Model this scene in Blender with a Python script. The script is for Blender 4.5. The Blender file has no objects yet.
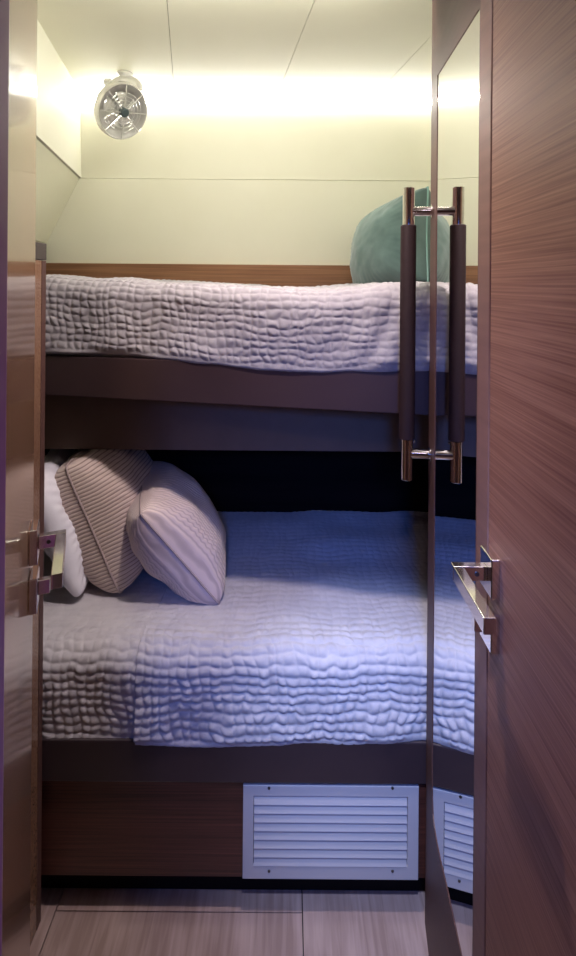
import bpy, bmesh, math, random
import numpy as np
from mathutils import Vector, Matrix
from mathutils.geometry import tessellate_polygon
PI = math.pi
F = 500.0; H = 1.45; ROLL = 0.008
sc = bpy.context.scene
C = sc.collection
random.seed(4)

# ------------------------------------------------------------------ helpers
def PT(x, y, Y):
    """point at depth Y seen at (x, y) of the photograph"""
    u = x-288; v = y-285
    return Vector(((u+ROLL*v)*Y/F, Y, H-(v-ROLL*u)*Y/F))

def link(o, parent=None):
    C.objects.link(o)
    if parent is not None: o.parent = parent
    return o
def empty(name, loc=(0, 0, 0), rz=0):
    o = bpy.data.objects.new(name, None); o.empty_display_size = .05
    o.location = loc; o.rotation_euler = (0, 0, rz); C.objects.link(o); return o
def tag(o, label=None, cat=None, group=None, kind=None):
    if label: o['label'] = label
    if cat: o['category'] = cat
    if group: o['group'] = group
    if kind: o['kind'] = kind
    return o

class MB:
    def __init__(s): s.bm = bmesh.new()
    def box(s, x0, x1, y0, y1, z0, z1, M=None):
        vs = [s.bm.verts.new(Vector(p)) for p in
              [(x0,y0,z0),(x1,y0,z0),(x1,y1,z0),(x0,y1,z0),(x0,y0,z1),(x1,y0,z1),(x1,y1,z1),(x0,y1,z1)]]
        for f in [(0,3,2,1),(4,5,6,7),(0,1,5,4),(1,2,6,5),(2,3,7,6),(3,0,4,7)]:
            s.bm.faces.new([vs[i] for i in f])
        if M is not None:
            for v in vs: v.co = M @ v.co
        return s
    def hexa(s, pts):
        """bottom 4 then top 4 points"""
        vs = [s.bm.verts.new(Vector(p)) for p in pts]
        for f in [(0,3,2,1),(4,5,6,7),(0,1,5,4),(1,2,6,5),(2,3,7,6),(3,0,4,7)]:
            s.bm.faces.new([vs[i] for i in f])
        return s
    def lathe(s, prof, M=None, seg=40, close=True):
        """profile [(r, h)] about local z"""
        rings = []
        new = []
        for r, h in prof:
            if r < 1e-6:
                v = s.bm.verts.new((0, 0, h)); rings.append([v]); new.append(v)
            else:
                ring = [s.bm.verts.new((r*math.cos(2*PI*k/seg), r*math.sin(2*PI*k/seg), h)) for k in range(seg)]
                rings.append(ring); new += ring
        for a, b in zip(rings[:-1], rings[1:]):
            for k in range(seg):
                q = (k+1) % seg
                if len(a) == 1 and len(b) == 1: continue
                if len(a) == 1: s.bm.faces.new((a[0], b[q], b[k]))
                elif len(b) == 1: s.bm.faces.new((a[k], a[q], b[0]))
                else: s.bm.faces.new((a[k], a[q], b[q], b[k]))
        if M is not None:
            for v in new: v.co = M @ v.co
        return s
    def tube(s, pts, r, seg=12, closed=False):
        pts = [Vector(p) for p in pts]; n = len(pts); rings = []
        prev = None
        for i, p in enumerate(pts):
            if closed: t = pts[(i+1) % n]-pts[i-1]
            else: t = pts[min(i+1, n-1)]-pts[max(i-1, 0)]
            t.normalize()
            a = Vector((0, 0, 1)) if prev is None else prev
            if abs(a.dot(t)) > .95: a = Vector((1, 0, 0))
            e = (a-t*a.dot(t)).normalized(); prev = e
            f = t.cross(e)
            rr = r[i] if isinstance(r, (list, tuple)) else r
            rings.append([s.bm.verts.new(p+(e*math.cos(2*PI*k/seg)+f*math.sin(2*PI*k/seg))*rr) for k in range(seg)])
        m = n if closed else n-1
        for i in range(m):
            A, B = rings[i], rings[(i+1) % n]
            for k in range(seg):
                q = (k+1) % seg; s.bm.faces.new((A[k], A[q], B[q], B[k]))
        if not closed:
            s.bm.faces.new(rings[0][::-1]); s.bm.faces.new(rings[-1])
        return s
    def slab(s, loops, y0, y1):
        """polygon loops in (x, z), first outer then holes, extruded from y0 to y1"""
        flat = [p for l in loops for p in l]
        tris = tessellate_polygon([[Vector((p[0], p[1], 0)) for p in l] for l in loops])
        A = [s.bm.verts.new((p[0], y0, p[1])) for p in flat]
        B = [s.bm.verts.new((p[0], y1, p[1])) for p in flat]
        for t in tris:
            s.bm.faces.new([A[i] for i in t]); s.bm.faces.new([B[i] for i in t[::-1]])
        o = 0
        for l in loops:
            n = len(l)
            for i in range(n):
                j = (i+1) % n
                s.bm.faces.new((A[o+i], A[o+j], B[o+j], B[o+i]))
            o += n
        return s
    def build(s, name, mat, parent=None, smooth=False, bevel=0, seg=2):
        bmesh.ops.recalc_face_normals(s.bm, faces=s.bm.faces)
        me = bpy.data.meshes.new(name); s.bm.to_mesh(me); s.bm.free()
        me.materials.append(mat)
        o = bpy.data.objects.new(name, me); link(o, parent)
        if smooth:
            for p in me.polygons: p.use_smooth = True
            try: me.set_sharp_from_angle(angle=math.radians(40))
            except Exception: pass
        if bevel:
            b = o.modifiers.new('bevel', 'BEVEL'); b.width = bevel; b.segments = seg; b.limit_method = 'ANGLE'
            b.harden_normals = False
        return o

def value_noise(x, y, seed=0):
    xi = np.floor(x).astype(int); yi = np.floor(y).astype(int)
    xf = x-xi; yf = y-yi
    xf = xf*xf*(3-2*xf); yf = yf*yf*(3-2*yf)
    def h(a, b):
        n = (a*374761393 + b*668265263 + seed*982451653) & 0xffffffff
        n = ((n ^ (n >> 13))*1274126177) & 0xffffffff
        return ((n ^ (n >> 16)) & 0xffff)/65535.0
    return (h(xi, yi)*(1-xf)+h(xi+1, yi)*xf)*(1-yf)+(h(xi, yi+1)*(1-xf)+h(xi+1, yi+1)*xf)*yf

# ------------------------------------------------------------------ materials
def mat(name, col, rough=.5, metal=0, coat=0, spec=.5, sheen=0):
    m = bpy.data.materials.new(name); m.use_nodes = True
    b = m.node_tree.nodes['Principled BSDF']
    b.inputs['Base Color'].default_value = (*col, 1)
    b.inputs['Roughness'].default_value = rough
    b.inputs['Metallic'].default_value = metal
    b.inputs['Coat Weight'].default_value = coat
    b.inputs['Coat Roughness'].default_value = .08
    b.inputs['Specular IOR Level'].default_value = spec
    b.inputs['Sheen Weight'].default_value = sheen
    return m
def mottled(name, c1, c2, scale=(8, 8, 8), rough=.5, coat=0, bump=0, bscale=200, metal=0, spec=.5, sheen=0, lo=.35, hi=.65, detail=4, distort=0):
    """two tones mixed by a stretched noise, optional fine bump"""
    m = mat(name, c1, rough, metal, coat, spec, sheen)
    nt = m.node_tree; N = nt.nodes; L = nt.links; b = N['Principled BSDF']
    tc = N.new('ShaderNodeTexCoord'); mp = N.new('ShaderNodeMapping'); mp.inputs['Scale'].default_value = scale
    nz = N.new('ShaderNodeTexNoise'); nz.inputs['Scale'].default_value = 1; nz.inputs['Detail'].default_value = detail
    nz.inputs['Distortion'].default_value = distort
    cr = N.new('ShaderNodeValToRGB')
    cr.color_ramp.elements[0].position = lo; cr.color_ramp.elements[0].color = (*c1, 1)
    cr.color_ramp.elements[1].position = hi; cr.color_ramp.elements[1].color = (*c2, 1)
    L.new(tc.outputs['Object'], mp.inputs['Vector']); L.new(mp.outputs[0], nz.inputs['Vector'])
    L.new(nz.outputs['Fac'], cr.inputs[0]); L.new(cr.outputs[0], b.inputs['Base Color'])
    if bump:
        n2 = N.new('ShaderNodeTexNoise'); n2.inputs['Scale'].default_value = bscale; n2.inputs['Detail'].default_value = 2
        L.new(tc.outputs['Object'], n2.inputs['Vector'])
        bp = N.new('ShaderNodeBump'); bp.inputs['Strength'].default_value = bump; bp.inputs['Distance'].default_value = .001
        L.new(n2.outputs['Fac'], bp.inputs['Height']); L.new(bp.outputs[0], b.inputs['Normal'])
    return m
def wood(name, dark, light, along='x', rough=.3, coat=.3, fine=260, spec=.5, lo=.38, hi=.66):
    """streaky veneer whose grain runs along one local axis"""
    m = mat(name, light, rough, 0, coat, spec)
    nt = m.node_tree; N = nt.nodes; L = nt.links; b = N['Principled BSDF']
    tc = N.new('ShaderNodeTexCoord')
    def grain(f, lenf, det):
        s = [f, f, f]; s['xyz'.index(along)] = lenf
        mp = N.new('ShaderNodeMapping'); mp.inputs['Scale'].default_value = s
        nz = N.new('ShaderNodeTexNoise'); nz.inputs['Scale'].default_value = 1; nz.inputs['Detail'].default_value = det
        nz.inputs['Roughness'].default_value = .6
        L.new(tc.outputs['Object'], mp.inputs['Vector']); L.new(mp.outputs[0], nz.inputs['Vector'])
        return nz
    a = grain(fine, 3.5, 3); c = grain(fine*.16, 1.2, 3)
    mx = N.new('ShaderNodeMath'); mx.operation = 'MULTIPLY_ADD'; mx.inputs[1].default_value = .75
    m2 = N.new('ShaderNodeMath'); m2.operation = 'MULTIPLY'; m2.inputs[1].default_value = .25
    L.new(c.outputs['Fac'], m2.inputs[0]); L.new(a.outputs['Fac'], mx.inputs[0]); L.new(m2.outputs[0], mx.inputs[2])
    cr = N.new('ShaderNodeValToRGB')
    cr.color_ramp.elements[0].position = lo; cr.color_ramp.elements[0].color = (*dark, 1)
    cr.color_ramp.elements[1].position = hi; cr.color_ramp.elements[1].color = (*light, 1)
    L.new(mx.outputs[0], cr.inputs[0]); L.new(cr.outputs[0], b.inputs['Base Color'])
    bp = N.new('ShaderNodeBump'); bp.inputs['Strength'].default_value = .15; bp.inputs['Distance'].default_value = .0006
    L.new(a.outputs['Fac'], bp.inputs['Height']); L.new(bp.outputs[0], b.inputs['Normal'])
    return m
def striped(name, base, line, axis, freq, duty=.25, rough=.9, bump=.4, sheen=.15):
    """fabric with thin woven lines across one local axis"""
    m = mat(name, base, rough, sheen=sheen, spec=.2)
    nt = m.node_tree; N = nt.nodes; L = nt.links; b = N['Principled BSDF']
    tc = N.new('ShaderNodeTexCoord'); sp = N.new('ShaderNodeSeparateXYZ'); L.new(tc.outputs['Object'], sp.inputs[0])
    wob = N.new('ShaderNodeTexNoise'); wob.inputs['Scale'].default_value = 9; L.new(tc.outputs['Object'], wob.inputs['Vector'])
    ad = N.new('ShaderNodeMath'); ad.operation = 'MULTIPLY_ADD'; ad.inputs[1].default_value = .012
    L.new(wob.outputs['Fac'], ad.inputs[0]); L.new(sp.outputs['xyz'.index(axis)], ad.inputs[2])
    ml = N.new('ShaderNodeMath'); ml.operation = 'MULTIPLY'; ml.inputs[1].default_value = freq*2*PI
    sn = N.new('ShaderNodeMath'); sn.operation = 'SINE'
    L.new(ad.outputs[0], ml.inputs[0]); L.new(ml.outputs[0], sn.inputs[0])
    cr = N.new('ShaderNodeValToRGB')
    cr.color_ramp.elements[0].position = 0; cr.color_ramp.elements[0].color = (*line, 1)
    cr.color_ramp.elements[1].position = duty*2; cr.color_ramp.elements[1].color = (*base, 1)
    md = N.new('ShaderNodeMath'); md.operation = 'MULTIPLY_ADD'; md.inputs[1].default_value = .5; md.inputs[2].default_value = .5
    L.new(sn.outputs[0], md.inputs[0]); L.new(md.outputs[0], cr.inputs[0]); L.new(cr.outputs[0], b.inputs['Base Color'])
    bp = N.new('ShaderNodeBump'); bp.inputs['Strength'].default_value = bump; bp.inputs['Distance'].default_value = .002
    L.new(md.outputs[0], bp.inputs['Height']); L.new(bp.outputs[0], b.inputs['Normal'])
    return m
def glow(name, col, s):
    m = bpy.data.materials.new(name); m.use_nodes = True; nt = m.node_tree
    nt.nodes.remove(nt.nodes['Principled BSDF'])
    e = nt.nodes.new('ShaderNodeEmission'); e.inputs[0].default_value = (*col, 1); e.inputs[1].default_value = s
    nt.links.new(e.outputs[0], nt.nodes['Material Output'].inputs[0]); return m

M = {}
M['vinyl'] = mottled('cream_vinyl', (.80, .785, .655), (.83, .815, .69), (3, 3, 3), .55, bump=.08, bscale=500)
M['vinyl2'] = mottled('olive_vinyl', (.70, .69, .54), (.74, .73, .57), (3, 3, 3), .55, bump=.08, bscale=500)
M['gap'] = mat('seam_shadow_gap', (.30, .28, .2), .9)
M['trimwood'] = wood('trim_veneer', (.19, .088, .045), (.34, .17, .09), 'x', .35, .2)
M['doorwood'] = wood('door_veneer', (.15, .056, .038), (.29, .140, .098), 'x', .48, 0, 380, spec=.35)
M['leftwood'] = wood('polished_left_veneer', (.17, .085, .05), (.28, .16, .105), 'x', .2, .5, 220)
M['lip'] = mottled('satin_lipping', (.16, .080, .068), (.19, .095, .08), (2, 2, 60), .45, spec=.35)
M['framewood'] = mottled('lacquered_frame', (.085, .04, .035), (.10, .05, .042), (3, 3, 90), .5, spec=.3)
M['basewood'] = wood('base_veneer', (.045, .014, .010), (.115, .038, .026), 'x', .4, .1, 300)
M['board'] = mottled('bunk_board_lacquer', (.050, .029, .031), (.056, .033, .035), (4, 4, 4), .35, coat=.25)
M['rail'] = mottled('bed_rail_lacquer', (.034, .022, .027), (.039, .025, .030), (4, 4, 4), .38, coat=.2)
M['fascia'] = mottled('grey_fascia_laminate', (.125, .078, .058), (.135, .085, .064), (20, 20, 20), .5, bump=.1)
M['black'] = mat('black_recess', (.008, .006, .007), .8, spec=.1)
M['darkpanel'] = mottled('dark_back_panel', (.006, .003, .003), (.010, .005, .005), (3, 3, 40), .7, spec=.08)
M['mirror'] = mat('mirror_glass', (.93, .93, .92), .015, 1)
M['chrome'] = mat('chrome', (.86, .83, .83), .07, 1)
M['nickel'] = mat('polished_nickel', (.80, .74, .72), .12, 1)
M['leather'] = striped('wound_leather_cord', (.028, .012, .014), (.010, .005, .006), 'z', 420, .2, .6, .35, 0)
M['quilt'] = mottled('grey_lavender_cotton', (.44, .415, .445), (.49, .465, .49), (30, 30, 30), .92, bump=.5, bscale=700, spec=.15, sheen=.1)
M['quilt_dim'] = mottled('dimmed_grey_cotton', (.33, .305, .325), (.37, .345, .365), (30, 30, 30), .92, bump=.5, bscale=700, spec=.15, sheen=.1)  # darker copy of the quilt cotton, weaker light on the upper bunk put into colour
M['mattress'] = mat('mattress_ticking', (.55, .53, .55), .9)
M['white'] = mottled('white_pillowcase', (.72, .70, .76), (.78, .76, .82), (10, 10, 10), .9, bump=.3, spec=.1)
M['stripe'] = striped('beige_striped_linen', (.64, .52, .46), (.27, .19, .17), 'z', 98, .14)
M['rib'] = striped('beige_ribbed_linen', (.68, .55, .50), (.50, .39, .36), 'x', 120, .22, bump=.7)
M['pipe'] = mat('cushion_piping', (.36, .28, .27), .9)
M['teal'] = mottled('teal_velvet', (.085, .145, .138), (.125, .20, .19), (14, 14, 14), .85, spec=.2, sheen=.5)
M['tealpipe'] = mat('teal_piping', (.25, .42, .40), .9)
M['alu'] = mat('painted_grille_metal', (.47, .46, .50), .38)
M['screw'] = mat('screw_metal', (.12, .12, .13), .35, 1)
M['plastic'] = mat('fan_satin_metal', (.74, .73, .72), .16, .55)
M['hub'] = mat('fan_hub_dark', (.05, .07, .08), .4)
M['corr'] = wood('corridor_veneer', (.16, .07, .055), (.28, .14, .11), 'x', .45, .1)
M['jamb'] = mottled('purple_lacquered_jamb', (.16, .055, .14), (.18, .065, .16), (4, 4, 4), .5)
M['led'] = glow('led_diffuser', (1, .985, .95), 38)
M['lens'] = glow('downlight_lens', (1, .85, .9), 6)

def floor_mat():
    m = mat('grey_oak_floor', (.25, .18, .17), .5)
    nt = m.node_tree; N = nt.nodes; L = nt.links; b = N['Principled BSDF']
    tc = N.new('ShaderNodeTexCoord'); mp = N.new('ShaderNodeMapping'); mp.inputs['Scale'].default_value = (90, 7, 1)
    nz = N.new('ShaderNodeTexNoise'); nz.inputs['Scale'].default_value = 1; nz.inputs['Detail'].default_value = 5; nz.inputs['Distortion'].default_value = .5
    mp2 = N.new('ShaderNodeMapping'); mp2.inputs['Scale'].default_value = (14, 5, 1)
    n2 = N.new('ShaderNodeTexNoise'); n2.inputs['Scale'].default_value = 1; n2.inputs['Detail'].default_value = 2
    L.new(tc.outputs['Object'], mp.inputs['Vector']); L.new(tc.outputs['Object'], mp2.inputs['Vector'])
    L.new(mp.outputs[0], nz.inputs['Vector']); L.new(mp2.outputs[0], n2.inputs['Vector'])
    ad = N.new('ShaderNodeMath'); ad.operation = 'ADD'; L.new(nz.outputs['Fac'], ad.inputs[0]); L.new(n2.outputs['Fac'], ad.inputs[1])
    cr = N.new('ShaderNodeValToRGB')
    cr.color_ramp.elements[0].position = .40; cr.color_ramp.elements[0].color = (.27, .185, .17, 1)
    cr.color_ramp.elements[1].position = .62; cr.color_ramp.elements[1].color = (.41, .30, .28, 1)
    mh = N.new('ShaderNodeMath'); mh.operation = 'MULTIPLY'; mh.inputs[1].default_value = .5
    L.new(ad.outputs[0], mh.inputs[0]); L.new(mh.outputs[0], cr.inputs[0]); L.new(cr.outputs[0], b.inputs['Base Color'])
    return m
M['floor'] = floor_mat()

# ------------------------------------------------------------------ setting
YB = 1.88            # back wall
ZC = 2.17            # ceiling
XR = .64             # right wall behind the mirrored door
# floor: planks with fine joints on a dark bed
f = MB(); g = .0012
def plank(x0, x1, y0, y1): f.box(x0+g, x1-g, y0+g, y1-g, -.012, 0)
plank(-.525, .045, -1.5, 1.155); plank(-.525, .045, 1.155, 1.26)
plank(-1.16, -.525, -1.5, 1.26); plank(.045, .70, -1.5, 1.26)
fl = f.build('floor', M['floor']); tag(fl, kind='structure')
tag(MB().box(-1.2, .8, -1.6, 2.0, -.05, -.0121).build('trim_4', M['black']), kind='structure')

# ceiling panels split by three slanting seams
def cx(p, q, y): return p[0]+(q[0]-p[0])*(y-p[1])/(q[1]-p[1])
s1 = ((-.313, 1.268), (-.402, 1.722)); s2 = ((.062, 1.262), (-.023, 1.756)); s3 = ((.407, 1.434), (.342, 1.793))
cm = MB()
def cpanel(a, b):
    y0, y1 = .35, YB+.02; gg = .0009
    xa = [(-1.16 if a is None else cx(*a, y)+gg) for y in (y0, y1)]
    xb = [(.75 if b is None else cx(*b, y)-gg) for y in (y0, y1)]
    cm.hexa([(xa[0], y0, ZC), (xb[0], y0, ZC), (xb[1], y1, ZC), (xa[1], y1, ZC),
             (xa[0], y0, ZC+.01), (xb[0], y0, ZC+.01), (xb[1], y1, ZC+.01), (xa[1], y1, ZC+.01)])
for a, b in ((None, s1), (s1, s2), (s2, s3), (s3, None)): cpanel(a, b)
cm.box(-1.16, .75, -1.5, .35, ZC, ZC+.01)
tag(cm.build('ceiling', M['vinyl']), kind='structure')
tag(MB().box(-1.18, .8, -1.6, 1.95, ZC+.0101, ZC+.05).build('trim_5', M['gap']), kind='structure')

# back wall: upper panel, lower panel with a lip, dark panel behind the lower bunk
zk = H+105*YB/F      # crease height
wb = MB().box(-1.1, .75, YB, YB+.03, zk+.0015, ZC)
wb.box(-1.1, .75, YB-.004, YB+.03, 1.2, zk-.0015)
tag(wb.build('wall_back', M['vinyl'], bevel=.0012), kind='structure')
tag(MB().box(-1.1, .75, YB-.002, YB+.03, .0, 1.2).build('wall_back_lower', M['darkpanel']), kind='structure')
# veneer trim along the back of the upper bunk
t0 = PT(240, 264.5, YB-.02)
tag(MB().box(-.90, XR-.002, YB-.024, YB-.005, 1.2, t0.z).build('trim_1', M['trimwood'], bevel=.002), kind='structure')

# left hull side: three facets running from the back wall towards the door
def hull(y):
    k = .19*(YB-y)
    return [(-.788+k, ZC), (-.780+k, zk+.002), (-.786+k, zk-.002), (-.907+k, 1.60), (-1.14+k*.5, 1.585), (-1.14+k*.5, 1.2)]
def facets(i0, i1, name, m):
    b = bmesh.new(); ya, yb = .42, YB
    A = [b.verts.new((x, ya, z)) for x, z in hull(ya)[i0:i1+1]]
    B = [b.verts.new((x, yb, z)) for x, z in hull(yb)[i0:i1+1]]
    A2 = [b.verts.new((v.co.x-.03, ya, v.co.z)) for v in A]; B2 = [b.verts.new((v.co.x-.03, yb, v.co.z)) for v in B]
    n = len(A)
    for i in range(n-1):
        b.faces.new((A[i], A[i+1], B[i+1], B[i])); b.faces.new((A2[i], A2[i+1], B2[i+1], B2[i]))
    for i in (0, n-1): b.faces.new((A[i], B[i], B2[i], A2[i]))
    for P_, Q in ((A, A2), (B, B2)):
        for i in range(n-1): b.faces.new((P_[i], P_[i+1], Q[i+1], Q[i]))
    mb = MB(); mb.bm.free(); mb.bm = b
    return tag(mb.build(name, m), kind='structure')
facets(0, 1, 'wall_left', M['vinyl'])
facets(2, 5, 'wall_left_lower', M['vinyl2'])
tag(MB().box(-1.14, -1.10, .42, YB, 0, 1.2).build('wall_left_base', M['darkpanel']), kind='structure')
# right wall
tag(MB().box(XR, XR+.03, -1.5, YB, 1.2, ZC).box(XR, XR+.03, -1.5, 1.0, 0, 1.2).build('wall_right', M['vinyl']), kind='structure')
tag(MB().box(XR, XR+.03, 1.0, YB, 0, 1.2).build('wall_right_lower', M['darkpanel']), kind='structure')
# corridor behind the camera
tag(MB().box(-.62, -.59, -1.5, .36, 0, ZC).build('wall_corridor_left', M['corr']), kind='structure')
tag(MB().box(-.62, XR, -1.53, -1.5, 0, ZC).build('wall_front', M['corr']), kind='structure')
# near door jamb at the left of the frame and partition joining it
jx = -278*.345/F
tag(MB().box(jx-.05, jx, .320, .345, 0, ZC).build('trim_2', M['jamb'], bevel=.004), kind='structure')
tag(MB().box(-1.14, jx-.05, .325, .345, 0, ZC).build('wall_entry_left', M['corr']), kind='structure')

# ------------------------------------------------------------------ doors
def lever_set(parent, s, px, length, mats, zt=1.097, out=.048, ros=.011):
    """square rosettes with a lever above and a thumb turn below; local x to the latch side, face at y=0, s = outward sign"""
    def bx(x0, x1, y0, y1, z0, z1): return MB().box(x0, x1, min(s*y0, s*y1), max(s*y0, s*y1), z0, z1)
    zc = zt-.009
    r = bx(px-.018, px+.018, .0002, ros, zc-.024, zc+.024).build('rosette', mats, parent, bevel=.0012)
    tag(r, 'upper square chrome rosette carrying the lever')
    lv = MB()
    lv.box(px-.0055, px+.0055, min(s*ros, s*out), max(s*ros, s*out), zt-.018, zt)
    lv.box(px+.0055-length, px-.0055, min(s*(out-.013), s*out), max(s*(out-.013), s*out), zt-.018, zt)
    lv.build('lever', mats, r, bevel=.0008)
    MB().lathe([(0, 0), (.0028, 0), (.0028, .0008), (0, .0008)], Matrix.Translation((px-.0056, s*.024, zt-.009)) @ Matrix.Rotation(-PI/2, 4, 'Y'), 16).build('grub_screw', M['screw'], r)
    z2 = zc-.067
    r2 = bx(px-.018, px+.018, .0002, ros, z2-.024, z2+.024).build('rosette', mats, parent, bevel=.0012)
    tag(r2, 'lower square chrome rosette with the thumb turn')
    bx(px-.005, px+.005, ros, .026, z2-.006, z2+.014).build('thumb_turn', mats, r2, bevel=.001)

d1 = tag(empty('door_1', (.262, -.02, 0), PI/2), kind='structure')
MB().box(.0, .667, -.040, 0, .012, 2.13).build('door_panel', M['doorwood'], d1, bevel=.0015)
MB().box(.6695, .71, -.040, 0, .012, 2.13).build('edge_lipping', M['lip'], d1, bevel=.002)
MB().box(.660, .680, -.038, -.004, .014, 2.12).build('edge_groove', M['black'], d1)
lever_set(d1, 1, .648, .107, M['chrome'], zt=1.101, out=.053)

th = math.radians(112)
d2 = tag(empty('door_2', (-.2255, .3717, 0), th), kind='structure')
# face towards the passage is local -y
MB().box(.0, .40, 0, .036, .012, 2.13).build('door_panel', M['leftwood'], d2, bevel=.0015)
MB().box(.3995, .402, .006, .030, 1.26, 1.43).build('latch_plate', M['nickel'], d2, bevel=.0005)
lever_set(d2, -1, .35, .118, M['chrome'], out=.046, ros=.011)

# mirrored wardrobe door
A7 = math.radians(7.02)
W3 = .435
d3 = tag(empty('door_3', (.3217-W3*math.sin(A7), 1.133-W3*math.cos(A7), 0), PI/2-A7), kind='structure')
inner = [(.359, 1.896), (.0207, 1.849), (.010, 1.846), (.010, .425), (.079, .4055), (.14, .389), (.20, .372),
         (.2597, .3496), (.30, .339), (.327, .337), (.345, .348), (.355, .375), (.359, .43)]
outer = [(0, .008), (W3, .008), (W3, 2.13), (0, 2.13)]
fr = MB().slab([outer, inner], 0, -.020).build('frame', M['framewood'], d3)
MB().box(.003, .365, -.012, -.0012, .30, 1.92).build('mirror', M['mirror'], d3)
MB().box(.001, W3-.001, -.036, -.0201, .008, 2.13).build('backing_panel', M['framewood'], d3)
# bar handle
pull = empty('pull_handle'); pull.parent = d3
hx = W3-(1.133-1.104)/math.cos(A7)
zt = PT(408, 187, 1.099).z; zb = PT(408, 481, 1.099).z
zp1 = PT(433, 210.5, 1.0925).z; zp2 = PT(433, 456, 1.0925).z
zw1 = PT(408, 224.5, 1.099).z; zw2 = PT(408, 440, 1.099).z
SO = .052
def cyl(name, m, r, z0, z1, cxx, cyy, ch=.001):
    return MB().lathe([(0, z0), (r-ch, z0), (r, z0+ch), (r, z1-ch), (r-ch, z1), (0, z1)], Matrix.Translation((cxx, cyy, 0)), 40).build(name, m, pull, smooth=True)
cyl('chrome_bar', M['chrome'], .0130, zb, zt, hx, SO)
cyl('leather_wrap', M['leather'], .0172, zw2, zw1, hx, SO, .002)
for z in (zp1, zp2):
    Mx = Matrix.Translation((hx, 0, z)) @ Matrix.Rotation(-PI/2, 4, 'X')
    MB().lathe([(0, .001), (.0155, .001), (.0155, .0035), (.0105, .0042), (.0105, SO-.008), (0, SO-.008)], Mx, 32).build('post', M['chrome'], pull, smooth=True)
for dz in (0,):
    MB().lathe([(0, 0), (.003, 0), (.003, .003), (0, .003)], Matrix.Translation((hx-.001, SO-.0145, zw2-.006)) @ Matrix.Rotation(PI/2, 4, 'X'), 12).build('grub_screw', M['chrome'], pull)

# ------------------------------------------------------------------ bunks
lb = tag(empty('lower_bunk', (-.1, 1.15, 0)), 'dark brown lower bunk base with lacquered rail and veneer plinth panel under the lower bed', 'bunk')
def lower(mb, *a, **k):
    o = mb.build(*a, **k); return o
X0 = -.574; X1 = .325
def at(o):   # keep world placement under an unrotated parent
    o.location = -o.parent.location; return o
zr0 = PT(200, 783, 1.14).z; zr1 = PT(200, 741, 1.14).z
zv0 = PT(200, 877.5, 1.15).z
at(MB().box(-.98, XR-.002, 1.14, 1.175, zr0, zr1).build('rail', M['rail'], lb, bevel=.003))
at(MB().box(-.98, XR-.002, 1.152, 1.170, zv0, zr0).build('plinth_panel', M['basewood'], lb, bevel=.001))
at(MB().box(-.98, X1+.2, 1.198, 1.21, .001, zv0+.05).build('toe_kick', M['black'], lb))
at(MB().box(-.98, XR-.002, 1.178, YB-.006, zr0, zr1-.003).build('slatted_base', M['board'], lb))

def yf(x, yl=1.318, yr=1.141, xl=-.639, xr=.325):      # front line of the upper bunk
    return yl+(yr-yl)*(x-xl)/(xr-xl)
ub = tag(empty('upper_bunk', (-.1, 1.2, 1.17)), 'brown lacquered upper bunk platform with slanting front board over a grey fascia', 'bunk')
za = H-.2027; zbb = H-.295
xa, xb = -.94, .332
at(MB().hexa([(xa, yf(xa), zbb), (xb, yf(xb), zbb), (xb, yf(xb)+.022, zbb), (xa, yf(xa)+.022, zbb),
           (xa, yf(xa), za+.012), (xb, yf(xb), za+.012), (xb, yf(xb)+.022, za+.012), (xa, yf(xa)+.022, za+.012)]).build('front_board', M['board'], ub, bevel=.002))
at(MB().hexa([(xa, yf(xa)+.0225, zbb+.004), (xb, yf(xb)+.0225, zbb+.004), (XR-.002, YB-.03, zbb+.004), (xa, YB-.03, zbb+.004),
           (xa, yf(xa)+.0225, za-.012), (xb, yf(xb)+.0225, za-.012), (XR-.002, YB-.03, za-.012), (xa, YB-.03, za-.012)]).build('platform', M['board'], ub))
zf = PT(300, 451, 1.42).z
at(MB().box(-.98, XR-.002, 1.42, 1.44, zf, zbb+.0035).build('fascia', M['fascia'], ub, bevel=.001))

# partition post at the left end of the bunks
pp = tag(empty('bunk_end_panel', (-.585, 1.05, 0)), 'narrow brown end panel with dark edge and square cap left of the bunks', 'panel')
zc0 = PT(40, 260, 1.12).z; zc1 = PT(40, 243, 1.12).z
xe = -.550; xd=-.5455
at(MB().box(-.60, xe-.001, .96, 1.118, .001, zc0-.001).build('side_board', M['leftwood'], pp, bevel=.001))
at(MB().box(-.60, xe, 1.1185, 1.137, .001, zc0-.001).build('dark_edge', M['framewood'], pp, bevel=.001))
at(MB().box(-.601, xe+.001, .955, 1.1375, zc0, zc1).build('cap', M['rail'], pp, bevel=.002))

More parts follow.
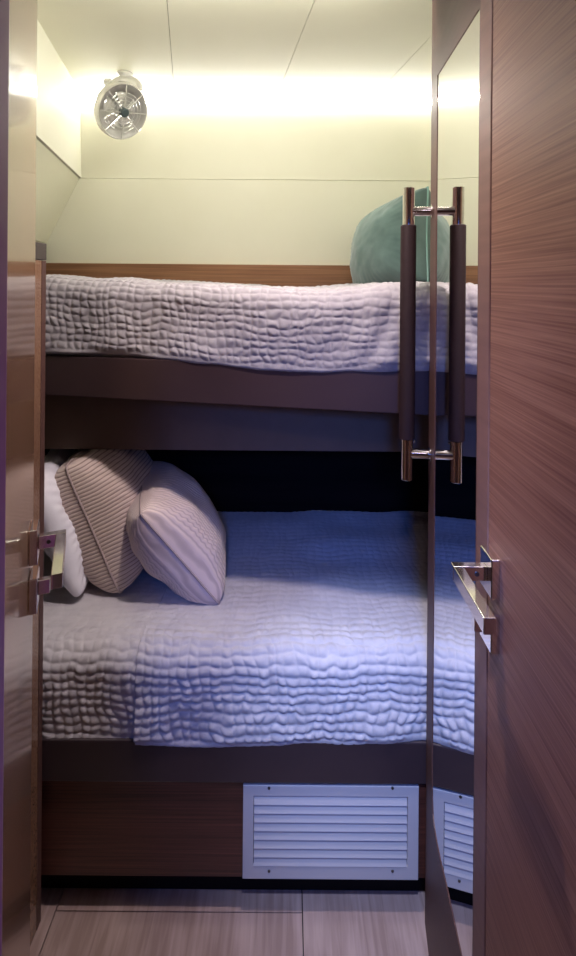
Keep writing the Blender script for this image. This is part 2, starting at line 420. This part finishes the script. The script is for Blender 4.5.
# ------------------------------------------------------------------ bedding
def quilt(name, x0, x1, front, yback, ztop, zbot, r, cell, amp, seed, mode='cells', hem=0, res=.0024, lift=None, folds=False):
    nx = int((x1-x0)/res)
    xs = np.linspace(x0, x1, nx)
    fy = np.array([front(x) for x in xs])
    wav = (value_noise(xs*5.2+seed*7.7, xs*0+.3, seed)-.5)
    wav2 = (value_noise(xs*19+seed*3.1, xs*0+.7, seed+1)-.5)
    fy = fy+wav*.012
    zb = zbot+hem*(wav+.45*wav2)
    top = yback-(fy+r)
    arc = r*PI/2; drop = (ztop-r)-zb
    curl = .012
    # columns in s
    n1 = int(np.max(top)/(res*1.5)); n2 = max(8, int(arc/res)); n3 = int(np.max(drop)/res); n4 = 5
    V = []; S = []; Nn = []
    def row(y, z, ny, nz, s):
        V.append(np.stack([xs, y, z], 1)); S.append(s)
        Nn.append(np.stack([xs*0, xs*0+ny, xs*0+nz], 1))
    for i in range(n1):
        t = i/n1; row(yback-top*t, xs*0+ztop, 0, 1, -(top*(1-t)))
    for i in range(n2):
        a = PI/2*i/n2; row(fy+r-r*math.sin(a), xs*0+ztop-r+r*math.cos(a), -math.sin(a), math.cos(a), xs*0+r*a)
    for i in range(n3+1):
        t = i/n3; row(fy, ztop-r-drop*t, -1, 0, arc+drop*t)
    for i in range(1, n4+1):
        t = i/n4; a = t*PI*.5
        row(fy+curl*(1-math.cos(a)), zb-curl*.6*math.sin(a), -math.cos(a), -math.sin(a), arc+drop+curl*t)
    for i in range(1, 6):
        row(fy+curl+i*.002, zb-curl*.6+xs*0, 0, -1, arc+drop+curl+i*.002)
    V = np.array(V); S = np.array(S); Nn = np.array(Nn)
    X = np.broadcast_to(xs, S.shape)
    big = value_noise(X*9+3, S*9+5, seed+3)-.5
    if mode == 'grid':
        rr = S/cell[1]+.9*(value_noise(X*16, S*16, seed+5)-.5)+.35*(value_noise(X*60, S*60, seed+6)-.5)
        cc = X/cell[0]+.9*(value_noise(X*18+9, S*18, seed+7)-.5)+.4*(value_noise(X*70, S*50, seed+9)-.5)
        pr = np.abs(np.sin(PI*rr))**.6; pc = np.abs(np.sin(PI*cc))**.6
        h = amp*(pr*pc)*(.55+.9*value_noise(X/cell[0], S/cell[1], seed+8))
    elif mode == 'rows':
        rr = S/cell[1]+.7*(value_noise(X*9, S*13, seed+5)-.5)+.5*(value_noise(X*45, S*30, seed+6)-.5)
        off = .9*(value_noise(X*5, S*9, seed+15)-.5)
        cc = X/cell[0]+off+.9*(value_noise(X*25+9, S*25, seed+7)-.5)
        pr = np.abs(np.sin(PI*rr))**.7; pc = np.abs(np.sin(PI*cc))**.5
        h = amp*pr*(.15+.85*pc)*(.55+.9*value_noise(X/cell[0]*1.4, S/cell[1], seed+8))
        # flatter on the pulled-tight top
        h = h*(.30+.70/(1+np.exp(-(S+.02)/.025)))
    else:   # fine vertical ribs on the drop, faint waffle on top
        cc = X/cell[0]+1.3*(value_noise(X*20+9, S*14, seed+7)-.5)
        rr = S/cell[1]+.8*(value_noise(X*14+9, S*14, seed+9)-.5)
        w = 1/(1+np.exp(-(S-.03)/.02))
        h = amp*(np.abs(np.sin(PI*cc))**.7*(.2+.35*w)+(.3+.5*w)*np.abs(np.sin(PI*rr))**.7)*(.6+.8*value_noise(X*30, S*30, seed))
    h = h+.010*big*(mode != 'ribs')+.004*big
    if folds:
        wx = np.clip((X-.02)/.22, 0, 1)
        h = h*(1-.35*wx)+wx*.007*(np.abs(np.sin((X*26+S*20)+3*value_noise(X*7, S*7, 77)))**1.5)
    h = h*np.clip((arc+drop+.004-S)/.02, .15, 1)
    if lift is not None: V[:, :, 2] += lift(X, V[:, :, 1])
    V = V+Nn*h[:, :, None]
    nr = V.shape[0]
    verts = V.reshape(-1, 3)
    idx = np.arange(nr*nx).reshape(nr, nx)
    q = np.stack([idx[:-1, :-1], idx[1:, :-1], idx[1:, 1:], idx[:-1, 1:]], -1).reshape(-1, 4)
    me = bpy.data.meshes.new(name); me.from_pydata(verts.tolist(), [], q.tolist()); me.update()
    for p in me.polygons: p.use_smooth = True
    me.materials.append(QM)
    o = bpy.data.objects.new(name, me); C.objects.link(o)
    so = o.modifiers.new('thickness', 'SOLIDIFY'); so.thickness = .003; so.offset = -1
    return o

ZL = .612          # top of lower bed
ZU = 1.439         # top of upper bed
mt = tag(MB().box(-.93, XR-.01, 1.172, YB-.035, zr1-.002, ZL-.016).build('mattress', M['mattress'], None, bevel=.02, seg=4),
    'mattress of the lower bunk hidden under its grey lavender quilt', 'mattress')
tag(MB().hexa([(-.90, yf(-.90)+.03, za-.011), (.30, yf(.30)+.03, za-.011), (XR-.01, YB-.035, za-.011), (-.90, YB-.035, za-.011),
               (-.90, yf(-.90)+.03, ZU-.02), (.30, yf(.30)+.03, ZU-.02), (XR-.01, YB-.035, ZU-.02), (-.90, YB-.035, ZU-.02)]).build('mattress', M['mattress'], None, bevel=.02, seg=4),
    'mattress of the upper bunk hidden under its puckered quilt', 'mattress')
XQ = -.34
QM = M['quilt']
q1 = quilt('quilt', XQ, XR-.012, lambda x: 1.140, YB-.03, ZL, zr1-.004, .055, (.0235, .0215), .0062, 3, 'rows', hem=.020)
tag(q1, 'grey lavender quilt with puckered rows draped over the lower bed', 'quilt')
q2 = quilt('blanket', -.93, XQ+.012, lambda x: 1.145, YB-.03, ZL-.005, zr1-.004, .055, (.0215, .0205), .0046, 11, 'rows', hem=.026)
tag(q2, 'smooth grey waffle blanket under the cushions at left end of lower bed', 'blanket')
def upfront(x):
    return yf(min(x, .318))-.003
QM = M['quilt_dim']
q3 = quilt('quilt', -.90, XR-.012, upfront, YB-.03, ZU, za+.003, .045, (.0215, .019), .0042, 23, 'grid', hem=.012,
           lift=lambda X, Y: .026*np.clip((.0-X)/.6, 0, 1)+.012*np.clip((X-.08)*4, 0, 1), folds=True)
tag(q3, 'grey quilt with square puckers covering the upper bunk', 'quilt')

def cushion(name, w, h, t, m, mp, loc, rot, label, seed=0, corner=.05, pipe=.003, power=.42, rnd=.10, crease=1.0, group=None):
    """square cushion in local x (width), z (height), y thickness; pinched rim and corners"""
    root = bpy.data.objects.new(name, None); C.objects.link(root)
    root.location = loc; root.rotation_euler = rot; root.empty_display_size = .05
    tag(root, label, 'cushion', group)
    n = 64
    g = np.linspace(-1, 1, n+1)
    U, Vv = np.meshgrid(g, g, indexing='ij')
    sx = 1-corner*(1-U**2)*0-corner*(1-Vv**2)*0
    # mid edges drawn inward so the corners stand out
    X = U*w/2*(1-corner*(1-np.abs(Vv)**2.0)*np.abs(U)**2)
    Z = Vv*h/2*(1-corner*(1-np.abs(U)**2.0)*np.abs(Vv)**2)
    rd = 1-rnd*(U**2*Vv**2)**2.5; X = X*rd; Z = Z*rd
    T = (np.clip((1-U**2)*(1-Vv**2), 0, 1))**power*t/2
    wr = (value_noise(U*3+5+seed, Vv*3+2, seed)-.5)*.018*crease+(value_noise(U*8+5, Vv*8, seed+2)-.5)*.006*crease
    edge = np.clip((1-np.abs(U))*5, 0, 1)*np.clip((1-np.abs(Vv))*5, 0, 1)
    # gathers radiating from the rim
    ang = np.arctan2(Vv, U)
    rad = np.maximum(np.abs(U), np.abs(Vv))
    gat = .0025*crease*np.sin(ang*46+seed)*np.clip((rad-.55)/.3, 0, 1)*np.clip((1-rad)/.12, 0, 1)
    me = bpy.data.meshes.new('cover')
    A = np.stack([X, T+(wr+gat)*edge, Z], -1); wr2 = (value_noise(U*3+15+seed, Vv*3+12, seed+6)-.5)*.018
    B = np.stack([X, -T-(wr2+gat)*edge, Z], -1)
    idx = np.arange((n+1)**2).reshape(n+1, n+1)
    idb = idx+(n+1)**2
    rim = (np.abs(U) == 1) | (np.abs(Vv) == 1)
    idb = np.where(rim, idx, idb)
    q = lambda I, fl: np.stack([I[:-1, :-1], I[1:, :-1], I[1:, 1:], I[:-1, 1:]] if fl else [I[:-1, :-1], I[:-1, 1:], I[1:, 1:], I[1:, :-1]], -1).reshape(-1, 4)
    faces = np.concatenate([q(idx, False), q(idb, True)])
    verts = np.concatenate([A.reshape(-1, 3), B.reshape(-1, 3)])
    me.from_pydata(verts.tolist(), [], faces.tolist())
    b = bmesh.new(); b.from_mesh(me)
    bmesh.ops.delete(b, geom=[v for v in b.verts if not v.link_faces], context='VERTS')
    bmesh.ops.recalc_face_normals(b, faces=b.faces); b.to_mesh(me); b.free()
    for p in me.polygons: p.use_smooth = True
    me.materials.append(m)
    link(bpy.data.objects.new('cover', me), root)
    if pipe:
        loop = [A[i, 0] for i in range(0, n)]+[A[n, i] for i in range(0, n)]+[A[i, n] for i in range(n, 0, -1)]+[A[0, i] for i in range(n, 0, -1)]
        MB().tube([Vector(p) for p in loop], pipe, 8, True).build('piping', mp, root, smooth=True)
    return root

def frame_rot(xaxis, up):
    """euler from a wanted local x direction and approximate local z direction"""
    x = Vector(xaxis).normalized(); z = Vector(up); z = (z-x*z.dot(x)).normalized(); y = z.cross(x)
    return Matrix((x, y, z)).transposed().to_euler()
# cushions stand on edge, their planes running away from the viewer and leaning left
def lean(name, near_bottom, top_dir, w, h, t, yaw, m, mp, label, seed, drop=0, **k):
    xax = Vector((math.sin(yaw), math.cos(yaw), drop))
    R = frame_rot(xax, top_dir); Rm = R.to_matrix()
    c = Vector(near_bottom)+Rm @ Vector((w/2, 0, h/2))
    return cushion(name, w, h, t, m, mp, c, R, label, seed, **k)
lean('cushion', (-.436, 1.322, ZL+.002), (-.43, 0, 1), .36, .39, .30, math.radians(-3), M['stripe'], M['pipe'],
     'beige cushion with thin dark stripes, leaning left against the white pillow', 2, rnd=.07)
lean('cushion', (-.166, 1.295, ZL), (-.80, 0, 1), .39, .34, .23, math.radians(-16), M['rib'], M['pipe'],
     'plain ribbed beige cushion leaning on the striped one, nearest the middle of the bed', 8, rnd=.05)
lean('pillow', (-.533, 1.29, ZL+.002), (-.36, 0, 1), .40, .36, .12, math.radians(-14), M['white'], M['white'],
     'white pillow tucked behind the striped cushion beside the left door', 14, pipe=0)
bpy.data.objects['pillow']['category'] = 'pillow'
lean('cushion', (.422, 1.50, ZU+.022), (.12, .22, 1), .36, .325, .24, math.radians(-27), M['teal'], M['tealpipe'],
     'teal velvet cushion standing at the right end of the upper bunk', 5, drop=-.24, rnd=.02, crease=.45)


# ------------------------------------------------------------------ ventilation grille
vg = tag(empty('vent_grille', (.108, 1.15, zv0)), 'white metal louvred ventilation grille screwed to the plinth panel under the lower bed', 'vent')
vx0 = PT(243, 830, 1.15).x; vx1 = PT(418, 830, 1.15).x; vz1 = PT(330, 784, 1.15).z; vz0 = PT(330, 877, 1.15).z
ix0 = PT(253.5, 830, 1.15).x; ix1 = PT(407, 830, 1.15).x; iz1 = PT(330, 794.5, 1.15).z; iz0 = PT(330, 864, 1.15).z
fm = MB().slab([[(vx0, vz0), (vx1, vz0), (vx1, vz1), (vx0, vz1)], [(ix0, iz0), (ix1, iz0), (ix1, iz1), (ix0, iz1)]], 1.1450, 1.1515)
at(fm.build('frame', M['alu'], vg, bevel=.001))
at(MB().box(ix0, ix1, 1.1516, 1.1519, iz0, iz1).build('backing', M['black'], vg))
NL = 8; pit = (iz1-iz0)/NL
for k in range(NL):
    z0 = iz0+pit*k
    lo = MB().hexa([(ix0+.001, 1.1434, z0+.0008), (ix1-.001, 1.1434, z0+.0008), (ix1-.001, 1.1455, z0+.0008), (ix0+.001, 1.1455, z0+.0008),
                    (ix0+.001, 1.1485, z0+pit*.90), (ix1-.001, 1.1485, z0+pit*.90), (ix1-.001, 1.1512, z0+pit*.93), (ix0+.001, 1.1512, z0+pit*.93)])
    at(lo.build('louvre', M['alu'], vg, bevel=.0006))
for px in (269, 392.5):
    for py in (788, 871):
        p = PT(px, py, 1.145)
        at(MB().lathe([(0, -.0002), (.0034, -.0002), (.0030, .0012), (0, .0016)], Matrix.Translation(p) @ Matrix.Rotation(PI/2, 4, 'X'), 16).build('screw', M['screw'], vg, smooth=True))

# ------------------------------------------------------------------ ceiling LED strip and cabin fan
led = tag(empty('light_strip', (-.1, YB-.008, ZC-.03)), 'glowing white light strip along the joint of ceiling and back wall', 'light')
at(MB().box(-.780, XR-.004, YB-.010, YB-.0003, ZC-.040, ZC-.024).build('diffuser', M['led'], led, bevel=.002))

fan = empty('cabin_fan', (0, 0, 0))
fp = PT(125, 73, 1.0); ky = (ZC-H)/(fp.z-H); base = Vector((fp.x*ky, ky, ZC))
fan.location = base
tag(fan, 'small round silver cabin fan hanging from the ceiling below the seam', 'fan')
MB().lathe([(0, -.0002), (.026, -.0002), (.026, -.006), (.018, -.012), (.008, -.016), (0, -.016)], seg=32).build('mount_plate', M['plastic'], fan, smooth=True)
cF = PT(129, 116, base.y-.055)-base+Vector((-.027, 0, .017))            # centre of the guard
nF = Vector((.72, -.53, -.44)).normalized()
Rf = nF.to_track_quat('Z', 'Y').to_matrix().to_4x4()
Mf = Matrix.Translation(cF) @ Rf
R0 = .092
MB().tube([(0, 0, -.012), (0, 0, -.028)], .009, 16).build('stem', M['plastic'], fan, smooth=True)
# swivel yoke: chunky arc with knob
sid = Rf.to_3x3() @ Vector((1, 0, 0))
arc = []
for k in range(17):
    a = PI*(-.05+1.1*k/16)
    arc.append(Vector((0, 0, -.052))+Vector((math.cos(a)*.044+.004, 0, math.sin(a)*.030)))
MB().tube(arc, .014, 12).build('yoke', M['plastic'], fan, smooth=True)
MB().lathe([(0, -.004), (.014, -.004), (.014, .014), (.010, .018), (0, .018)], Matrix.Translation((-.050, -.004, -.036)) @ Matrix.Rotation(-PI/2, 4, 'Y'), 24).build('knob', M['plastic'], fan, smooth=True)
hs = MB().lathe([(0, -.050), (.030, -.050), (.060, -.040), (.080, -.022), (R0, -.006), (R0, .012), (R0-.004, .018), (R0-.008, .014), (R0-.010, -.004),
                 (.066, -.026), (.030, -.036), (0, -.036)], Mf, 56).build('housing', M['plastic'], fan, smooth=True)
for k in range(5):
    a = 2*PI*k/5+.3
    b = bmesh.new()
    rows = []
    for i in range(7):
        r = .014+.046*i/6; row = []
        for j in range(6):
            th_ = a+(j/5-.5)*.85+.25*i/6
            row.append(b.verts.new(Mf @ Vector((r*math.cos(th_), r*math.sin(th_), -.008+(j/5-.5)*.013))))
        rows.append(row)
    for i in range(6):
        for j in range(5): b.faces.new((rows[i][j], rows[i+1][j], rows[i+1][j+1], rows[i][j+1]))
    mb = MB(); mb.bm.free(); mb.bm = b
    bl = mb.build('blade', M['plastic'], fan, smooth=True); sm = bl.modifiers.new('s', 'SOLIDIFY'); sm.thickness = .0012
gd = MB()
for r in (.026, .038, .050, .062):
    gd.tube([Mf @ Vector((r*math.cos(2*PI*k/40), r*math.sin(2*PI*k/40), .020)) for k in range(40)], .0011, 6, True)
for k in range(8):
    a = 2*PI*k/8+.2
    gd.tube([Mf @ Vector((.014*math.cos(a), .014*math.sin(a), .022)), Mf @ Vector(((R0-.006)*math.cos(a), (R0-.006)*math.sin(a), .019))], .0016, 6)
gd.build('guard', M['plastic'], fan, smooth=True)
MB().lathe([(0, .012), (.015, .012), (.015, .026), (.012, .029), (0, .030)], Mf, 28).build('hub', M['hub'], fan, smooth=True)

# ------------------------------------------------------------------ lamps
def downlight(x, y, label, power, col, size, blend, aim=None, rad=.035):
    e = tag(empty('downlight', (x, y, ZC)), label, 'light', None)
    MB().lathe([(.034, -.0003), (.045, -.0003), (.045, -.004), (.036, -.007), (.034, -.004), (.034, -.0003)], seg=32).build('ring', M['chrome'], e, smooth=True)
    MB().lathe([(0, -.0006), (.033, -.0006), (.033, -.0022), (0, -.0022)], seg=32).build('lens', M['lens'], e)
    ld = bpy.data.lights.new('lamp', 'SPOT'); ld.energy = power; ld.color = col; ld.spot_size = size; ld.spot_blend = blend; ld.shadow_soft_size = rad
    lo = bpy.data.objects.new('lamp', ld); C.objects.link(lo); lo.parent = e; lo.location = (0, 0, -.045)
    if aim is not None:
        lo.rotation_euler = (Vector(aim)-Vector((x, y, ZC-.045))).to_track_quat('-Z', 'Y').to_euler()
    return lo
downlight(-.02, .85, 'round ceiling downlight between the doors', 50, (1, .86, .86), math.radians(120), 1, (-.08, 1.0, .4))
downlight(-.10, -.45, 'added round downlight on the unseen corridor ceiling, lights the doors', 8, (1, .80, .88), math.radians(150), .8, (0, .1, 0))  # unseen lamp added so the near faces of the doors are lit
downlight(.03, .10, 'small ceiling spotlight above the doorway', 135, (.54, .66, 1), math.radians(24), 1, (.21, 1.13, .38))
def area(name, loc, aim, sx, sy, power, col, spread=PI):
    ld = bpy.data.lights.new(name, 'AREA'); ld.shape = 'RECTANGLE'; ld.size = sx; ld.size_y = sy; ld.energy = power; ld.color = col; ld.spread = spread
    o = bpy.data.objects.new(name, ld); C.objects.link(o); o.location = loc
    o.rotation_euler = (Vector(aim)-Vector(loc)).to_track_quat('-Z', 'Y').to_euler(); return o
area('daylight', (.02, -.70, 1.72), (.20, 1.45, .56), .20, .20, 1.9, (.06, .22, 1), math.radians(44))
area('wall_fill', (-.1, 1.12, ZC-.012), (-.1, 1.80, ZC-.50), .70, .05, 7.8, (1, .97, .80))  # added fill, out of view, brightens the back wall and upper bunk
dl = tag(empty('fill_bar', (-.1, 1.12, ZC)), 'added slim bar on the cabin ceiling, out of view, for the wall fill light', 'light')  # made-up body for the added fill light
MB().box(-.36, .36, -.03, .03, -.010, -.0003).build('housing', M['plastic'], dl, bevel=.002)

w = bpy.data.worlds.new('World'); sc.world = w; w.use_nodes = True
w.node_tree.nodes['Background'].inputs[0].default_value = (.55, .45, .6, 1)
w.node_tree.nodes['Background'].inputs[1].default_value = .03

# ------------------------------------------------------------------ camera
cd = bpy.data.cameras.new('Camera'); cam = bpy.data.objects.new('Camera', cd); C.objects.link(cam)
cd.sensor_fit = 'VERTICAL'; cd.sensor_height = 24; cd.lens = F/956*24
cd.shift_y = -(478-285)/956; cd.clip_start = .02
cam.matrix_world = Matrix.Translation((0, 0, H)) @ Matrix.Rotation(PI/2, 4, 'X') @ Matrix.Rotation(ROLL, 4, 'Z')
sc.camera = cam
sc.view_settings.view_transform = 'Standard'; sc.view_settings.look = 'None'
sc.view_settings.gamma = 1; sc.view_settings.use_curve_mapping = False
sc.view_settings.exposure = 0
